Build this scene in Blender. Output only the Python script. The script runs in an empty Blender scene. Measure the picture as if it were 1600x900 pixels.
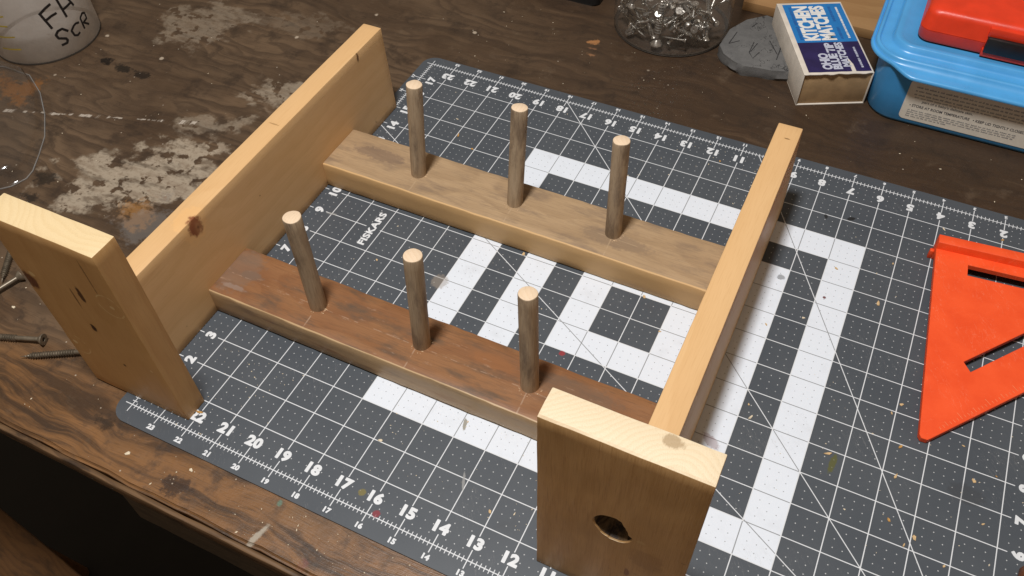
import bpy, bmesh, math, random
from mathutils import Vector, Matrix, noise as mnoise

# ------------------------------------------------------------------ scene, camera, light
S = 0.0254                      # all lengths below are written in inches and scaled to metres
sc = bpy.context.scene
COL = sc.collection
random.seed(7)

cam_d = bpy.data.cameras.new('camera')
cam_d.sensor_width = 36.0
cam_d.lens = 1341.61 / 1600 * 36.0
cam_d.clip_start = 0.01
cam_d.clip_end = 50
cam = bpy.data.objects.new('camera', cam_d)
COL.objects.link(cam)
RT = Vector((0.90133342, 0.43261327, -0.02106718))
DN = Vector((0.32063901, -0.69915873, -0.63903653))
FW = Vector((-0.29118499, 0.56923002, -0.76888782))
CP = Vector((16.157078, -7.0808285, 21.1572097)) * S
m = Matrix((RT, -DN, -FW)).transposed().to_4x4()
m.translation = CP
cam.matrix_world = m
sc.camera = cam

world = bpy.data.worlds.new('World')
sc.world = world
world.use_nodes = True
bg = world.node_tree.nodes['Background']
bg.inputs[0].default_value = (1.0, 0.77, 0.55, 1)
bg.inputs[1].default_value = 0.195

def area(name, loc, target, sx, sy, power, color):
    d = bpy.data.lights.new(name, 'AREA')
    d.shape = 'RECTANGLE'; d.size = sx * S; d.size_y = sy * S
    d.energy = power; d.color = color
    o = bpy.data.objects.new(name, d); COL.objects.link(o)
    o.location = Vector(loc) * S
    o.rotation_euler = (Vector(target) - Vector(loc)).to_track_quat('-Z', 'Y').to_euler()
    return o
# the shop light hanging over the bench
area('shop_light', (6.0, -2.0, 60), (9, 9, 0), 6, 7, 24.2, (1.0, 0.99, 0.98))

sc.view_settings.view_transform = 'Standard'
sc.view_settings.look = 'None'
sc.view_settings.exposure = 0.0
sc.view_settings.gamma = 1.0
sc.view_settings.use_curve_mapping = False
sc.cycles.max_bounces = 6
sc.cycles.diffuse_bounces = 3
sc.cycles.glossy_bounces = 3
sc.cycles.transparent_max_bounces = 16
sc.cycles.caustics_reflective = False
sc.cycles.caustics_refractive = False

# ------------------------------------------------------------------ node helpers
class E:
    """a float socket with operators"""
    def __init__(s, nt, sock): s.nt = nt; s.k = sock
    def op(s, o, *a):
        n = s.nt.nodes.new('ShaderNodeMath'); n.operation = o
        for i, x in enumerate((s,) + a):
            if isinstance(x, E): s.nt.links.new(x.k, n.inputs[i])
            else: n.inputs[i].default_value = x
        return E(s.nt, n.outputs[0])
    def __add__(s, o): return s.op('ADD', o)
    __radd__ = __add__
    def __sub__(s, o): return s.op('SUBTRACT', o)
    def __rsub__(s, o): return (s * -1.0) + o
    def __mul__(s, o): return s.op('MULTIPLY', o)
    __rmul__ = __mul__
    def __truediv__(s, o): return s.op('DIVIDE', o)
    def abs(s): return s.op('ABSOLUTE')
    def fract(s): return s.op('FRACT')
    def sqrt(s): return s.op('SQRT')
    def lt(s, o): return s.op('LESS_THAN', o)
    def gt(s, o): return s.op('GREATER_THAN', o)
    def min(s, o): return s.op('MINIMUM', o)
    def max(s, o): return s.op('MAXIMUM', o)
    def rnd(s): return s.op('ROUND')
    def sst(s, a, b):
        """smoothstep: 0 at a, 1 at b (a may be larger than b)"""
        n = s.nt.nodes.new('ShaderNodeMapRange'); n.interpolation_type = 'SMOOTHSTEP'
        s.nt.links.new(s.k, n.inputs[0])
        if a < b: v = (a, b, 0, 1)
        else: v = (b, a, 1, 0)
        for i, q in enumerate(v): n.inputs[i + 1].default_value = q
        return E(s.nt, n.outputs[0])

class M:
    def __init__(s, name, rough=0.5, spec=0.5):
        s.mat = bpy.data.materials.new(name); s.mat.use_nodes = True
        s.nt = s.mat.node_tree
        s.b = s.nt.nodes['Principled BSDF']
        s.b.inputs['Roughness'].default_value = rough
        s.b.inputs['Specular IOR Level'].default_value = spec
        s._tc = None
    def coords(s):
        if s._tc is None:
            tc = s.nt.nodes.new('ShaderNodeTexCoord')
            vm = s.nt.nodes.new('ShaderNodeVectorMath'); vm.operation = 'SCALE'
            vm.inputs['Scale'].default_value = 1 / S
            s.nt.links.new(tc.outputs['Object'], vm.inputs[0])
            s.vec = vm.outputs[0]
            sp = s.nt.nodes.new('ShaderNodeSeparateXYZ'); s.nt.links.new(vm.outputs[0], sp.inputs[0])
            sn = s.nt.nodes.new('ShaderNodeSeparateXYZ'); s.nt.links.new(tc.outputs['Normal'], sn.inputs[0])
            s._tc = [E(s.nt, sp.outputs[i]) for i in range(3)], [E(s.nt, sn.outputs[i]) for i in range(3)]
        return s._tc
    def ell(s, c, r, rz=0.0):
        """scaled distance from c: 1 on the ellipsoid with radii r turned by rz about Z"""
        s.coords()
        n = s.nt.nodes.new('ShaderNodeMapping'); n.vector_type = 'TEXTURE'
        s.nt.links.new(s.vec, n.inputs['Vector'])
        n.inputs['Location'].default_value = c; n.inputs['Rotation'].default_value = (0, 0, rz); n.inputs['Scale'].default_value = r
        l = s.nt.nodes.new('ShaderNodeVectorMath'); l.operation = 'LENGTH'
        s.nt.links.new(n.outputs[0], l.inputs[0])
        return E(s.nt, l.outputs['Value'])
    def noise(s, x, y, z, scale=1, detail=3, rough=0.55, dist=0.0):
        c = s.nt.nodes.new('ShaderNodeCombineXYZ')
        for i, q in enumerate((x, y, z)):
            if isinstance(q, E): s.nt.links.new(q.k, c.inputs[i])
            else: c.inputs[i].default_value = q
        n = s.nt.nodes.new('ShaderNodeTexNoise')
        s.nt.links.new(c.outputs[0], n.inputs['Vector'])
        n.inputs['Scale'].default_value = scale; n.inputs['Detail'].default_value = detail
        n.inputs['Roughness'].default_value = rough; n.inputs['Distortion'].default_value = dist
        return E(s.nt, n.outputs['Fac'])
    def voro(s, x, y, z, scale=1, rand=1.0):
        c = s.nt.nodes.new('ShaderNodeCombineXYZ')
        for i, q in enumerate((x, y, z)):
            if isinstance(q, E): s.nt.links.new(q.k, c.inputs[i])
            else: c.inputs[i].default_value = q
        n = s.nt.nodes.new('ShaderNodeTexVoronoi')
        s.nt.links.new(c.outputs[0], n.inputs['Vector'])
        n.inputs['Scale'].default_value = scale; n.inputs['Randomness'].default_value = rand
        sp = s.nt.nodes.new('ShaderNodeSeparateColor'); s.nt.links.new(n.outputs['Color'], sp.inputs[0])
        return E(s.nt, n.outputs['Distance']), E(s.nt, sp.outputs[0]), E(s.nt, sp.outputs[1])
    def mix(s, f, a, b):
        n = s.nt.nodes.new('ShaderNodeMix'); n.data_type = 'RGBA'
        for i, q in ((0, f), (6, a), (7, b)):
            if isinstance(q, E): s.nt.links.new(q.k, n.inputs[i])
            elif isinstance(q, (int, float)): n.inputs[i].default_value = q
            elif isinstance(q, tuple): n.inputs[i].default_value = (*q, 1)
            else: s.nt.links.new(q, n.inputs[i])
        return n.outputs[2]
    def set(s, key, v):
        if isinstance(v, E): s.nt.links.new(v.k, s.b.inputs[key])
        elif isinstance(v, tuple): s.b.inputs[key].default_value = (*v, 1)
        elif isinstance(v, (int, float)): s.b.inputs[key].default_value = v
        else: s.nt.links.new(v, s.b.inputs[key])
    def bump(s, h, strength=0.3, dist=0.01):
        n = s.nt.nodes.new('ShaderNodeBump')
        n.inputs['Strength'].default_value = strength
        n.inputs['Distance'].default_value = dist * S
        s.nt.links.new(h.k, n.inputs['Height'])
        s.nt.links.new(n.outputs[0], s.b.inputs['Normal'])

def plain(name, col, rough=0.5, spec=0.5, var=0.12, vs=2.0, metal=0.0, bump=0.0, bs=30):
    """a paint or plastic with slight dirt and relief"""
    k = M(name, rough, spec)
    (x, y, z), _ = k.coords()
    n = k.noise(x, y, z, vs, 4)
    lo = tuple(c * (1 - var) for c in col); hi = tuple(min(1, c * (1 + var)) for c in col)
    k.set('Base Color', k.mix(n.sst(.25, .75), lo, hi))
    k.set('Roughness', n * 0.2 + (rough - 0.1))
    k.set('Metallic', metal)
    if bump: k.bump(k.noise(x, y, z, bs, 3), bump, 0.02)
    return k.mat

def wood(name, axis, light, mid, dark, seed=0.0, pith=(3, 2), freq=5.0, spots=(), end=None,
         rough=0.6, fibre=0.35, ringamt=0.6, blotch=0.3, dirt=None, dirtamt=0.0, extra=None, endring=0.22, bumpk=0.25):
    """timber along one axis: growth rings round a pith line, fibres, knots (ellipsoids in board space), end grain"""
    k = M(name, rough, 0.35)
    P, N = k.coords()
    L = P[axis]; A, B = [P[i] for i in range(3) if i != axis]
    w1 = k.noise(L * .13 + seed, A * .35, B * .35 + seed, 1, 2)
    w2 = k.noise(L * .17 + seed * 2 + 9, A * .35, B * .35, 1, 2)
    a = A + (w1 - .5) * 2.2 - pith[0]
    b = B + (w2 - .5) * 1.6 - pith[1]
    d = (a * a + b * b).sqrt()
    masks = []
    wob = k.noise(P[0], P[1], P[2], 7, 2)
    for (c, r, colr, amt) in spots:
        q = k.ell(c, r)
        q = q + (wob - .5) * .9
        rm = min(r)
        d = d + q.sst(3.2, 0.4) * (rm * .9)
        masks.append((q, colr, amt))
    ring = (d * freq + (w2 - .5) * .6).fract()
    ring = ring.sst(.25, .9) * ring.sst(1.0, .9)
    fib = k.noise(L * 1.4, A * 34, B * 34 + seed, 1, 3, .6)
    fib2 = k.noise(L * .5, A * 9, B * 9 + seed, 1, 3, .6)
    blo = k.noise(L * .35 + seed, A * .9, B * .9, 1.3, 3)
    col = k.mix(ring * ringamt, light, mid)
    col = k.mix(fib.sst(.45, .8) * fibre, col, dark)
    col = k.mix(fib2.sst(.5, .8) * fibre, col, mid)
    col = k.mix(blo.sst(.45, .8) * blotch, col, mid)
    if dirt:
        dn = k.noise(L * .45 + seed, A * 1.6, B * 1.6, 1.5, 5, .65)
        col = k.mix(dn.sst(.45, .72) * dirtamt, col, dirt)
    for q, colr, amt in masks:
        col = k.mix(q.sst(2.4, .9) * .35 * amt, col, mid)
        col = k.mix(q.sst(1.12, .68) * amt, col, colr)
    if end:
        em = N[axis].abs().sst(.6, .85)
        sp = k.noise(P[0], P[1], P[2], 34, 4, .7)
        er = (d * (freq * 2.9) + (w2 - .5) * .5 + (wob - .5) * .5).fract()
        er = er.sst(.3, .85) * er.sst(1.0, .88)
        ec = k.mix(er * endring, end, tuple(x * y for x, y in zip(end, (.80, .70, .55))))
        ec = k.mix(sp.sst(.48, .72) * .38, ec, tuple(x * .62 for x in end))
        col = k.mix(em, col, ec)
    if extra: col = extra(k, P, N, col)
    k.set('Base Color', col)
    k.set('Roughness', blo * .2 + (rough - .1))
    k.bump(fib, bumpk, 0.012)
    return k.mat

# ------------------------------------------------------------------ object helpers
def tag(o, label=None, cat=None, group=None, kind=None):
    if label: o['label'] = label
    if cat: o['category'] = cat
    if group: o['group'] = group
    if kind: o['kind'] = kind
    return o

def empty(name, loc, rz=0.0):
    o = bpy.data.objects.new(name, None); COL.objects.link(o)
    o.empty_display_size = .02
    o.location = Vector(loc) * S; o.rotation_euler = (0, 0, rz)
    return o

def link(name, me, mat, parent=None, loc=(0, 0, 0), rot=(0, 0, 0)):
    o = bpy.data.objects.new(name, me); COL.objects.link(o)
    if mat and not me.materials: me.materials.append(mat)
    o.location = Vector(loc) * S; o.rotation_euler = rot
    if parent: o.parent = parent
    return o

def from_bm(bm, smooth=False, angle=35):
    bmesh.ops.recalc_face_normals(bm, faces=bm.faces)
    for v in bm.verts: v.co *= S
    me = bpy.data.meshes.new('m'); bm.to_mesh(me); bm.free()
    if smooth:
        me.shade_smooth()
        if angle < 180: me.set_sharp_from_angle(angle=math.radians(angle))
    return me

def box_bm(lo, hi, bevel=0.0, seg=2):
    bm = bmesh.new()
    vs = [bm.verts.new((x, y, z)) for x in (lo[0], hi[0]) for y in (lo[1], hi[1]) for z in (lo[2], hi[2])]
    for f in ((0, 1, 3, 2), (4, 6, 7, 5), (0, 4, 5, 1), (2, 3, 7, 6), (0, 2, 6, 4), (1, 5, 7, 3)):
        bm.faces.new([vs[i] for i in f])
    if bevel: bmesh.ops.bevel(bm, geom=bm.edges[:], offset=bevel, segments=seg, affect='EDGES', profile=.5)
    return bm

def board_me(size, bevel=0.04, step=0.35, amp=0.01, seed=0, shear=None):
    """a timber: bevelled box cut along its length, edges slightly uneven; centred on its origin"""
    h = [q / 2 for q in size]
    bm = box_bm([-q for q in h], h, bevel, 2)
    for ax in range(3):
        n = int(size[ax] / step)
        for i in range(1, n):
            t = -h[ax] + size[ax] * i / n
            no = [0, 0, 0]; no[ax] = 1; co = [0, 0, 0]; co[ax] = t
            bmesh.ops.bisect_plane(bm, geom=bm.verts[:] + bm.edges[:] + bm.faces[:], plane_co=co, plane_no=no)
    for v in bm.verts:
        p = v.co * 1.3 + Vector((seed * 7.1, seed, 0)); p2 = v.co * 5 + Vector((seed, 0, seed * 3))
        v.co += (mnoise.noise_vector(p) * amp * .7 + mnoise.noise_vector(p2) * amp * .6)
        if shear: v.co += Vector(shear(v.co))
    return from_bm(bm, True, 30)

def lathe(profile, n=32, cap=True):
    bm = bmesh.new(); rings = []
    for r, z in profile:
        rings.append([bm.verts.new((r * math.cos(2 * math.pi * i / n), r * math.sin(2 * math.pi * i / n), z)) for i in range(n)])
    for a, b in zip(rings, rings[1:]):
        for i in range(n): bm.faces.new((a[i], a[(i + 1) % n], b[(i + 1) % n], b[i]))
    if cap:
        bm.faces.new(rings[0]); bm.faces.new(rings[-1])
    return bm

def rrect(x0, x1, y0, y1, r, n=8):
    pts = []
    for cx, cy, a0 in ((x1 - r, y1 - r, 0), (x0 + r, y1 - r, 90), (x0 + r, y0 + r, 180), (x1 - r, y0 + r, 270)):
        for i in range(n + 1):
            a = math.radians(a0 + 90 * i / n); pts.append((cx + r * math.cos(a), cy + r * math.sin(a)))
    return pts

def loft(rings, cap0=True, cap1=True):
    bm = bmesh.new(); R = [[bm.verts.new(p) for p in r] for r in rings]
    n = len(R[0])
    for a, b in zip(R, R[1:]):
        for i in range(n): bm.faces.new((a[i], a[(i + 1) % n], b[(i + 1) % n], b[i]))
    if cap0: bm.faces.new(R[0])
    if cap1: bm.faces.new(R[-1])
    return bm

def prism(pts, z0, z1, bevel=0.0):
    bm = loft([[(x, y, z0) for x, y in pts], [(x, y, z1) for x, y in pts]])
    if bevel: bmesh.ops.bevel(bm, geom=bm.edges[:], offset=bevel, segments=2, affect='EDGES')
    return bm

_txt = {}
def text_me(s, size, bold=0.02, spacing=1.0, shear=0.0, sx=1.0):
    """flat lettering, centred, lying in XY and read along +X"""
    key = (s, size, bold, spacing, shear, sx)
    if key in _txt: return _txt[key]
    cu = bpy.data.curves.new('t', 'FONT'); cu.body = s
    cu.size = size * S; cu.offset = bold * size * S; cu.space_character = spacing
    cu.align_x = 'CENTER'; cu.align_y = 'CENTER'; cu.shear = shear; cu.resolution_u = 3
    o = bpy.data.objects.new('t', cu); COL.objects.link(o)
    dg = bpy.context.evaluated_depsgraph_get(); dg.update()
    me = bpy.data.meshes.new_from_object(o.evaluated_get(dg), depsgraph=dg)
    bpy.data.objects.remove(o); bpy.data.curves.remove(cu)
    xs = [v.co.x for v in me.vertices]; ys = [v.co.y for v in me.vertices]
    cx, cy = (min(xs) + max(xs)) / 2, (min(ys) + max(ys)) / 2
    for v in me.vertices: v.co.x = (v.co.x - cx) * sx; v.co.y -= cy
    me.materials.clear()
    _txt[key] = me
    return me

def ribbon(bm, pts, w, normal):
    """a flat stroke through pts with width w lying square to normal(p)"""
    prev = None
    for i, p in enumerate(pts):
        p = Vector(p)
        t = (Vector(pts[min(i + 1, len(pts) - 1)]) - Vector(pts[max(i - 1, 0)])).normalized()
        s = t.cross(Vector(normal(p))).normalized() * w / 2
        cur = (bm.verts.new(p + s), bm.verts.new(p - s))
        if prev: bm.faces.new((prev[0], prev[1], cur[1], cur[0]))
        prev = cur

def tube(bm, pts, r, n=8, cap=True):
    prev = None; up = Vector((0, 0, 1)); first = None
    for i, p in enumerate(pts):
        p = Vector(p); t = (Vector(pts[min(i + 1, len(pts) - 1)]) - Vector(pts[max(i - 1, 0)])).normalized()
        a = t.cross(up if abs(t.z) < .95 else Vector((1, 0, 0))).normalized(); b = t.cross(a)
        ring = [bm.verts.new(p + (a * math.cos(2 * math.pi * j / n) + b * math.sin(2 * math.pi * j / n)) * r) for j in range(n)]
        if prev:
            for j in range(n): bm.faces.new((prev[j], prev[(j + 1) % n], ring[(j + 1) % n], ring[j]))
        else: first = ring
        prev = ring
    if cap: bm.faces.new(first); bm.faces.new(prev)

TZ = -0.065                     # bench top; the mat's top is z = 0

# ------------------------------------------------------------------ the bench
def bench_material():
    k = M('bench_wood', .5, .45)
    (x, y, z), N = k.coords()
    sw = k.noise(x * .16, y * .35, z, 1, 3, .5)                     # slow swirl of the figure
    sw2 = k.noise(x * .5 + 40, y * .9, z, 1, 2, .5)
    fig = k.noise(x * .10 + 3, y * 1.35 + (sw - .5) * 3 + (sw2 - .5) * .6, z * 2, 1, 7, .66)
    pores = k.noise(x * 1.4, y * 26 + (sw - .5) * 26, z * 20, 1, 4, .6)
    fine = k.noise(x * 4, y * 60 + (sw - .5) * 40, z * 20, 1, 2, .6)
    band = ((y * 1.5 + (sw - .5) * 9 + (sw2 - .5) * 1.4).fract())
    band = band.sst(.2, .85) * band.sst(1.0, .86)
    cloud = k.noise(x, y, z, .22, 4, .6)
    grime = k.noise(x, y, z, .75, 7, .68)
    grit = k.noise(x, y, z, 5, 6, .7)
    front = (y + (cloud - .5) * 4).sst(2.2, -1.4)                   # worn bare by the front edge
    warm = k.mix(cloud.sst(.35, .65), (.072, .043, .024), (.135, .086, .050))
    base = k.mix(front * .8, warm, (.250, .115, .038))
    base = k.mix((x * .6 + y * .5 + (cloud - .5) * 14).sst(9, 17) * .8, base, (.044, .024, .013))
    base = k.mix(fig.sst(.46, .62) * (front * .40 + .48), base, (.034, .020, .012))
    base = k.mix(band * cloud.sst(.32, .55) * (.5 - front * .35), base, (.036, .022, .014))
    base = k.mix(fig.sst(.42, .26) * .4, base, (.170, .108, .062))
    base = k.mix(pores.sst(.50, .72) * .42, base, (.024, .015, .010))
    base = k.mix(fine.sst(.52, .82) * .18, base, (.16, .115, .08))
    base = k.mix(grime.sst(.52, .66) * .6, base, (.026, .016, .010))
    base = k.mix(grime.sst(.44, .28) * .45, base, (.135, .094, .062))
    base = k.mix(grit.sst(.60, .78) * .22, base, (.24, .20, .165))
    # dried paint and plaster
    def blob(cx, cy, rx, ry, rot=0.0):
        return k.ell((cx, cy, 0), (rx, ry, 1e5), rot)
    e1 = k.noise(x, y, z, .75, 6, .60); e2 = k.noise(x * .6, y * 1.6, z, 1.3, 4, .6); holes = k.noise(x, y, z, 1.7, 4, .55)
    paint = None
    for cx, cy, rx, ry, rot, op in ((-6.2, 7.9, 3.1, 1.75, .55, 1.0), (-4.5, 14.0, 1.3, .8, .6, .65), (-5.9, 11.1, 1.3, .7, .5, .5), (-10.7, 16.5, 2.1, 1.5, .5, .42), (-7.9, 5.9, 1.0, .8, .3, 1.0), (-6.6, 18.2, 2.2, .8, .1, .18), (-3.2, 9.8, 1.6, .9, .6, .25)):
        b = (blob(cx, cy, rx, ry, rot) + (e1 - .5) * 3.4).sst(1.10, .72) * op
        paint = b if paint is None else paint.max(b)
    paint = paint * holes.sst(.60, .54) * (e2.sst(.66, .46) * .7 + .3)
    pc = k.mix(e2.sst(.3, .6), (.27, .21, .15), (.43, .36, .27))
    pc = k.mix(grit.sst(.50, .66) * .65, pc, (.17, .12, .075))
    base = k.mix(paint * .90, base, pc)
    # rust bloom beside the big paint patch, orange smears, grey scuff
    for cx, cy, rx, ry, col, am in ((-5.4, 6.3, .9, .7, (.30, .14, .035), .7), (-15.2, 9.7, 1.4, .8, (.26, .10, .02), .55), (-4.4, 6.0, 1.7, 1.1, (.17, .16, .15), .45),
                                    (5.47, 22.2, .35, .28, (.42, .19, .07), .8), (5.65, 21.3, .26, .16, (.34, .17, .08), .6), (5.6, 21.75, .3, .1, (.3, .14, .07), .5),
                                    (-12.8, 12.7, .35, .28, (.008, .006, .005), .95), (-11.6, 12.55, .5, .22, (.010, .008, .006), .9), (-10.8, 12.55, .4, .25, (.012, .008, .006), .9),
                                    (-9.6, 6.2, .5, .3, (.015, .011, .008), .8), (-9.3, 5.2, .4, .3, (.012, .009, .007), .8), (-8.9, 4.6, .3, .3, (.014, .01, .008), .7),
                                    (5.7, -.74, .17, .2, (.10, .17, .12), .9), (7.3, -1.8, .2, .3, (.16, .05, .05), .5), (-.33, -.75, .5, .3, (.03, .018, .01), .8), (2.9, -1.5, .9, .35, (.03, .017, .012), .8)):
        base = k.mix((blob(cx, cy, rx, ry) + (e1 - .5) * 4.5 + (grit - .5) * 2.2).sst(1.0, .45) * am, base, col)
    # drips of white paint in a line
    ln = ((y - 8.44) - (x + 14.3) * .335).abs()
    dash = k.noise(x * 1.9, 3.1, z, 1, 5, .7)
    base = k.mix((ln + (e1 - .5) * .5 + (grit - .5) * .25).sst(.09, .03) * dash.sst(.5, .56) * x.lt(-6.6) * .85, base, (.50, .44, .37))
    # a pale streak of glue by the front edge
    base = k.mix((blob(5.7, -1.75, .11, .5, -.25) + (e1 - .5) * 2 + (grit - .5) * 1.6).sst(1, .4) * .8, base, (.40, .36, .29))
    # scratches and specks
    vd, vr, vg = k.voro(x, y, z * 0, 2.6)
    base = k.mix(vd.sst(.085, .05) * vr.gt(.84) * .7, base, (.50, .43, .34))
    vd2, vr2, _ = k.voro(x + 5, y + 9, z * 0, .9)
    base = k.mix((vd2 + (grit - .5) * .12).sst(.11, .06) * vr2.gt(.8) * .6, base, (.62, .52, .40))
    sd, sr, _ = k.voro(x * 2.4 + (y * 1.7), y * .35, z * 0, 1.0)
    k.set('Base Color', base)
    k.set('Roughness', grime * .40 + .20 + paint * .25)
    k.bump(pores * .5 + k.noise(x, y, z, 3.2, 5, .7) * .7 + paint * .8, .45, .035)
    return k.mat

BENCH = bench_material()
bench = tag(empty('workbench', (0, 0, TZ)), 'stained dark wooden workbench with paint patches and worn front edge', 'workbench')
bm = box_bm((-34, -2.02, -.72), (46, 44, 0))
ed = [e for e in bm.edges if all(abs(v.co.y + 2.02) < 1e-4 for v in e.verts) and abs(e.verts[0].co.z - e.verts[1].co.z) < 1e-4]
bmesh.ops.bevel(bm, geom=ed, offset=.09, segments=3, affect='EDGES')
for i in range(1, 200):
    bmesh.ops.bisect_plane(bm, geom=bm.verts[:] + bm.edges[:] + bm.faces[:], plane_co=(-34 + .4 * i, 0, 0), plane_no=(1, 0, 0))
for v in bm.verts:
    if v.co.y < -1.8:
        v.co.y += mnoise.noise(Vector((v.co.x * .9, 0, v.co.z))) * .05 + mnoise.noise(Vector((v.co.x * 3.1, 4, v.co.z))) * .025
        v.co.z += mnoise.noise(Vector((v.co.x * 1.7, 9, 0))) * .02 if v.co.z > -.2 else 0
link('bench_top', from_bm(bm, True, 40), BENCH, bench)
EDGE = wood('bench_edge_wood', 0, (.16, .09, .042), (.085, .045, .02), (.03, .018, .01), seed=5, pith=(1, 2), rough=.5, dirt=(.02, .012, .008), dirtamt=.8)
nose = board_me((80, .16, .5), .05, .5, .03, 3)
link('edge_strip', nose, EDGE, bench, (6, -2.105, -.42))
APR = wood('apron_wood', 0, (.10, .075, .05), (.07, .05, .034), (.03, .022, .015), seed=8, rough=.6, dirt=(.03, .022, .016), dirtamt=.7)
link('apron', board_me((39, .75, 2.6), .05, 1.0, .03, 4), APR, bench, (19.9, -1.55, -2.06))
link('bench_leg', board_me((3.4, 3.4, 32), .08, 2.0, .03, 6), APR, bench, (30, .9, -19.4))

floor = link('floor', from_bm(prism(rrect(-60, 70, -60, 60, 1), -.5, 0)), plain('floor_shade_black', (.014, .013, .012), .8, var=.3, vs=.4, bump=.2, bs=3), None, (0, 0, -36))  # near-black colour stands in for the darkness under the bench
tag(floor, kind='structure')
st_m = wood('stool_wood', 0, (.12, .055, .018), (.085, .037, .012), (.04, .018, .007), seed=11, rough=.5, dirt=(.02, .012, .007), dirtamt=.6)
stool = tag(empty('wooden_stool', (-15.5, -5.0, -36), math.radians(-8)), 'dim brown wooden stool standing below the bench edge', 'stool')
for yy in (2.2, -1.0):
    link('seat_slat', board_me((15, 2.7, 1.1), .18, 1.2, .03, 31 + yy), st_m, stool, (0, yy, 16.0))
for sx_ in (-1, 1):
    for sy_ in (-1, 1):
        b2 = bmesh.new(); tube(b2, [(sx_ * 5.6, sy_ * 1.4 + .6, 15.4), (sx_ * 6.4, sy_ * 3.4 + .6, 0)], .6, 10)
        link('leg', from_bm(b2, True), st_m, stool)

# ------------------------------------------------------------------ the cutting mat
def mat_material():
    k = M('cutting_mat_vinyl', .45, .4)
    (x, y, z), N = k.coords()
    inside = x.gt(0) * x.lt(24) * y.gt(0) * y.lt(18)
    # concentric white squares round the middle
    cd = (x - 12).abs().max((y - 9).abs())
    white = cd.lt(6) * cd.gt(5) + cd.lt(4) * cd.gt(3) + cd.lt(2) * cd.gt(1)
    white = white.min(1.0)
    dx = (x - x.rnd()).abs(); dy = (y - y.rnd()).abs()
    near_edge_y = y.min(18.0 - y); near_edge_x = x.min(24.0 - x)
    # lines break where the numbers are printed
    okx = (near_edge_y.gt(.30) * near_edge_y.lt(.70)).lt(.5)
    oky = (near_edge_x.gt(.24) * near_edge_x.lt(.76)).lt(.5)
    HW = .0135
    # a break in one line under the brand name
    oky = oky * ((y - 9).abs().lt(.2) * (x - 2.68).abs().lt(.27)).lt(.5)
    gl = (dx.lt(HW) * okx).max(dy.lt(HW) * oky) * inside
    # frame and ruler ticks
    e8x = (x * 8.0 - (x * 8.0).rnd()).abs() / 8.0; e8y = (y * 8.0 - (y * 8.0).rnd()).abs() / 8.0
    dyb = y.abs().min((y - 18).abs()); dxb = x.abs().min((x - 24).abs())
    inx = x.gt(-.012) * x.lt(24.012); iny = y.gt(-.012) * y.lt(18.012)
    frame = dyb.lt(.013) * inx + dxb.lt(.013) * iny
    ticks = e8x.lt(.011) * dyb.lt(.085) * inx + e8y.lt(.011) * dxb.lt(.085) * iny
    inch = dx.lt(.014) * dyb.lt(.235) * inx + dy.lt(.014) * dxb.lt(.235) * iny
    rule = (frame + ticks + inch).min(1.0)
    # the 30, 45 and 60 degree lines out of the corner
    dg = None
    for a in (30, 45, 60):
        t = math.radians(a)
        q = ((24.0 - x) * math.sin(t) - y * math.cos(t)).abs().lt(.013)
        dg = q if dg is None else dg.max(q)
    dg = dg * inside * near_edge_y.gt(.02)
    # quarter-inch dots
    fx = (x * 4.0 - (x * 4.0).rnd()) / 4.0; fy = (y * 4.0 - (y * 4.0).rnd()) / 4.0
    dot = (fx * fx + fy * fy).sqrt().lt(.0165) * dx.gt(.1) * dy.gt(.1) * inside
    mark = gl.max(rule).max(dg)
    # printing is worn here and there
    n1 = k.noise(x, y, z, 1.1, 6, .65); n2 = k.noise(x, y, z, 9, 4, .7); n3 = k.noise(x, y, z, .35, 3)
    wear = n2.sst(.70, .60) * .35 + .65
    grey = k.mix(n3.sst(.3, .7), (.062, .072, .085), (.073, .083, .095))
    grey = k.mix(n1.sst(.54, .78) * .35, grey, (.055, .057, .060))
    grey = k.mix(n2.sst(.62, .8) * .25, grey, (.15, .14, .13))
    wh = k.mix(n1.sst(.50, .8) * .5, (.72, .765, .83), (.58, .605, .645))
    wh = k.mix(n2.sst(.66, .80) * .35, wh, (.45, .43, .41))
    col = k.mix(white, grey, wh)
    lc = k.mix(white, (.68, .70, .72), (.29, .30, .31))
    inner = white * ((cd * 1.0 - cd.rnd()).abs().gt(.02))
    lc = k.mix(inner, (.68, .70, .72), (.27, .28, .29))
    col = k.mix(mark * wear, col, lc)
    col = k.mix(dot * (n2.sst(.66, .55) * .5 + .5) * .72, col, k.mix(white, (.62, .63, .63), (.22, .22, .22)))
    # scuffs, cuts and stains
    s1 = k.noise(x * 3.2 + y * 2.5, y * .5 - x * .3, z, 1.6, 3, .6); s2 = k.noise(x, y, z, .5, 2)
    col = k.mix((s1 - .5).abs().sst(.006, .001) * s2.sst(.5, .7) * .35, col, (.30, .29, .28))
    vd, vr, vg = k.voro(x, y, z * 0, 3.1)
    col = k.mix(vd.sst(.07, .04) * vr.gt(.88) * .4, col, (.24, .21, .17))
    def spot(cx, cy, r, c, am, ry=None, rot=0.0):
        nonlocal col
        q = k.ell((cx, cy, 0), (r, ry or r, 1e5), rot) + (n2 - .5) * 1.2
        col = k.mix(q.sst(1.1, .75) * am, col, c)
    spot(7.57, .47, .11, (.20, .16, .03), .75)
    spot(8.24, .10, .11, (.22, .018, .03), .85)
    spot(18.74, 6.63, .09, (.10, .10, .02), .8, .36, -.1)
    spot(10.62, 6.91, .10, (.30, .03, .035), .85)
    spot(17.3, 16.14, .08, (.012, .012, .012), .9, .16, -.9)
    spot(5.9, 7.85, .30, (.30, .25, .20), .5)
    spot(16.5, 15.9, .06, (.01, .01, .01), .8, .12, .3)
    spot(14.7, 15.0, .2, (.14, .11, .08), .4)
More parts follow.
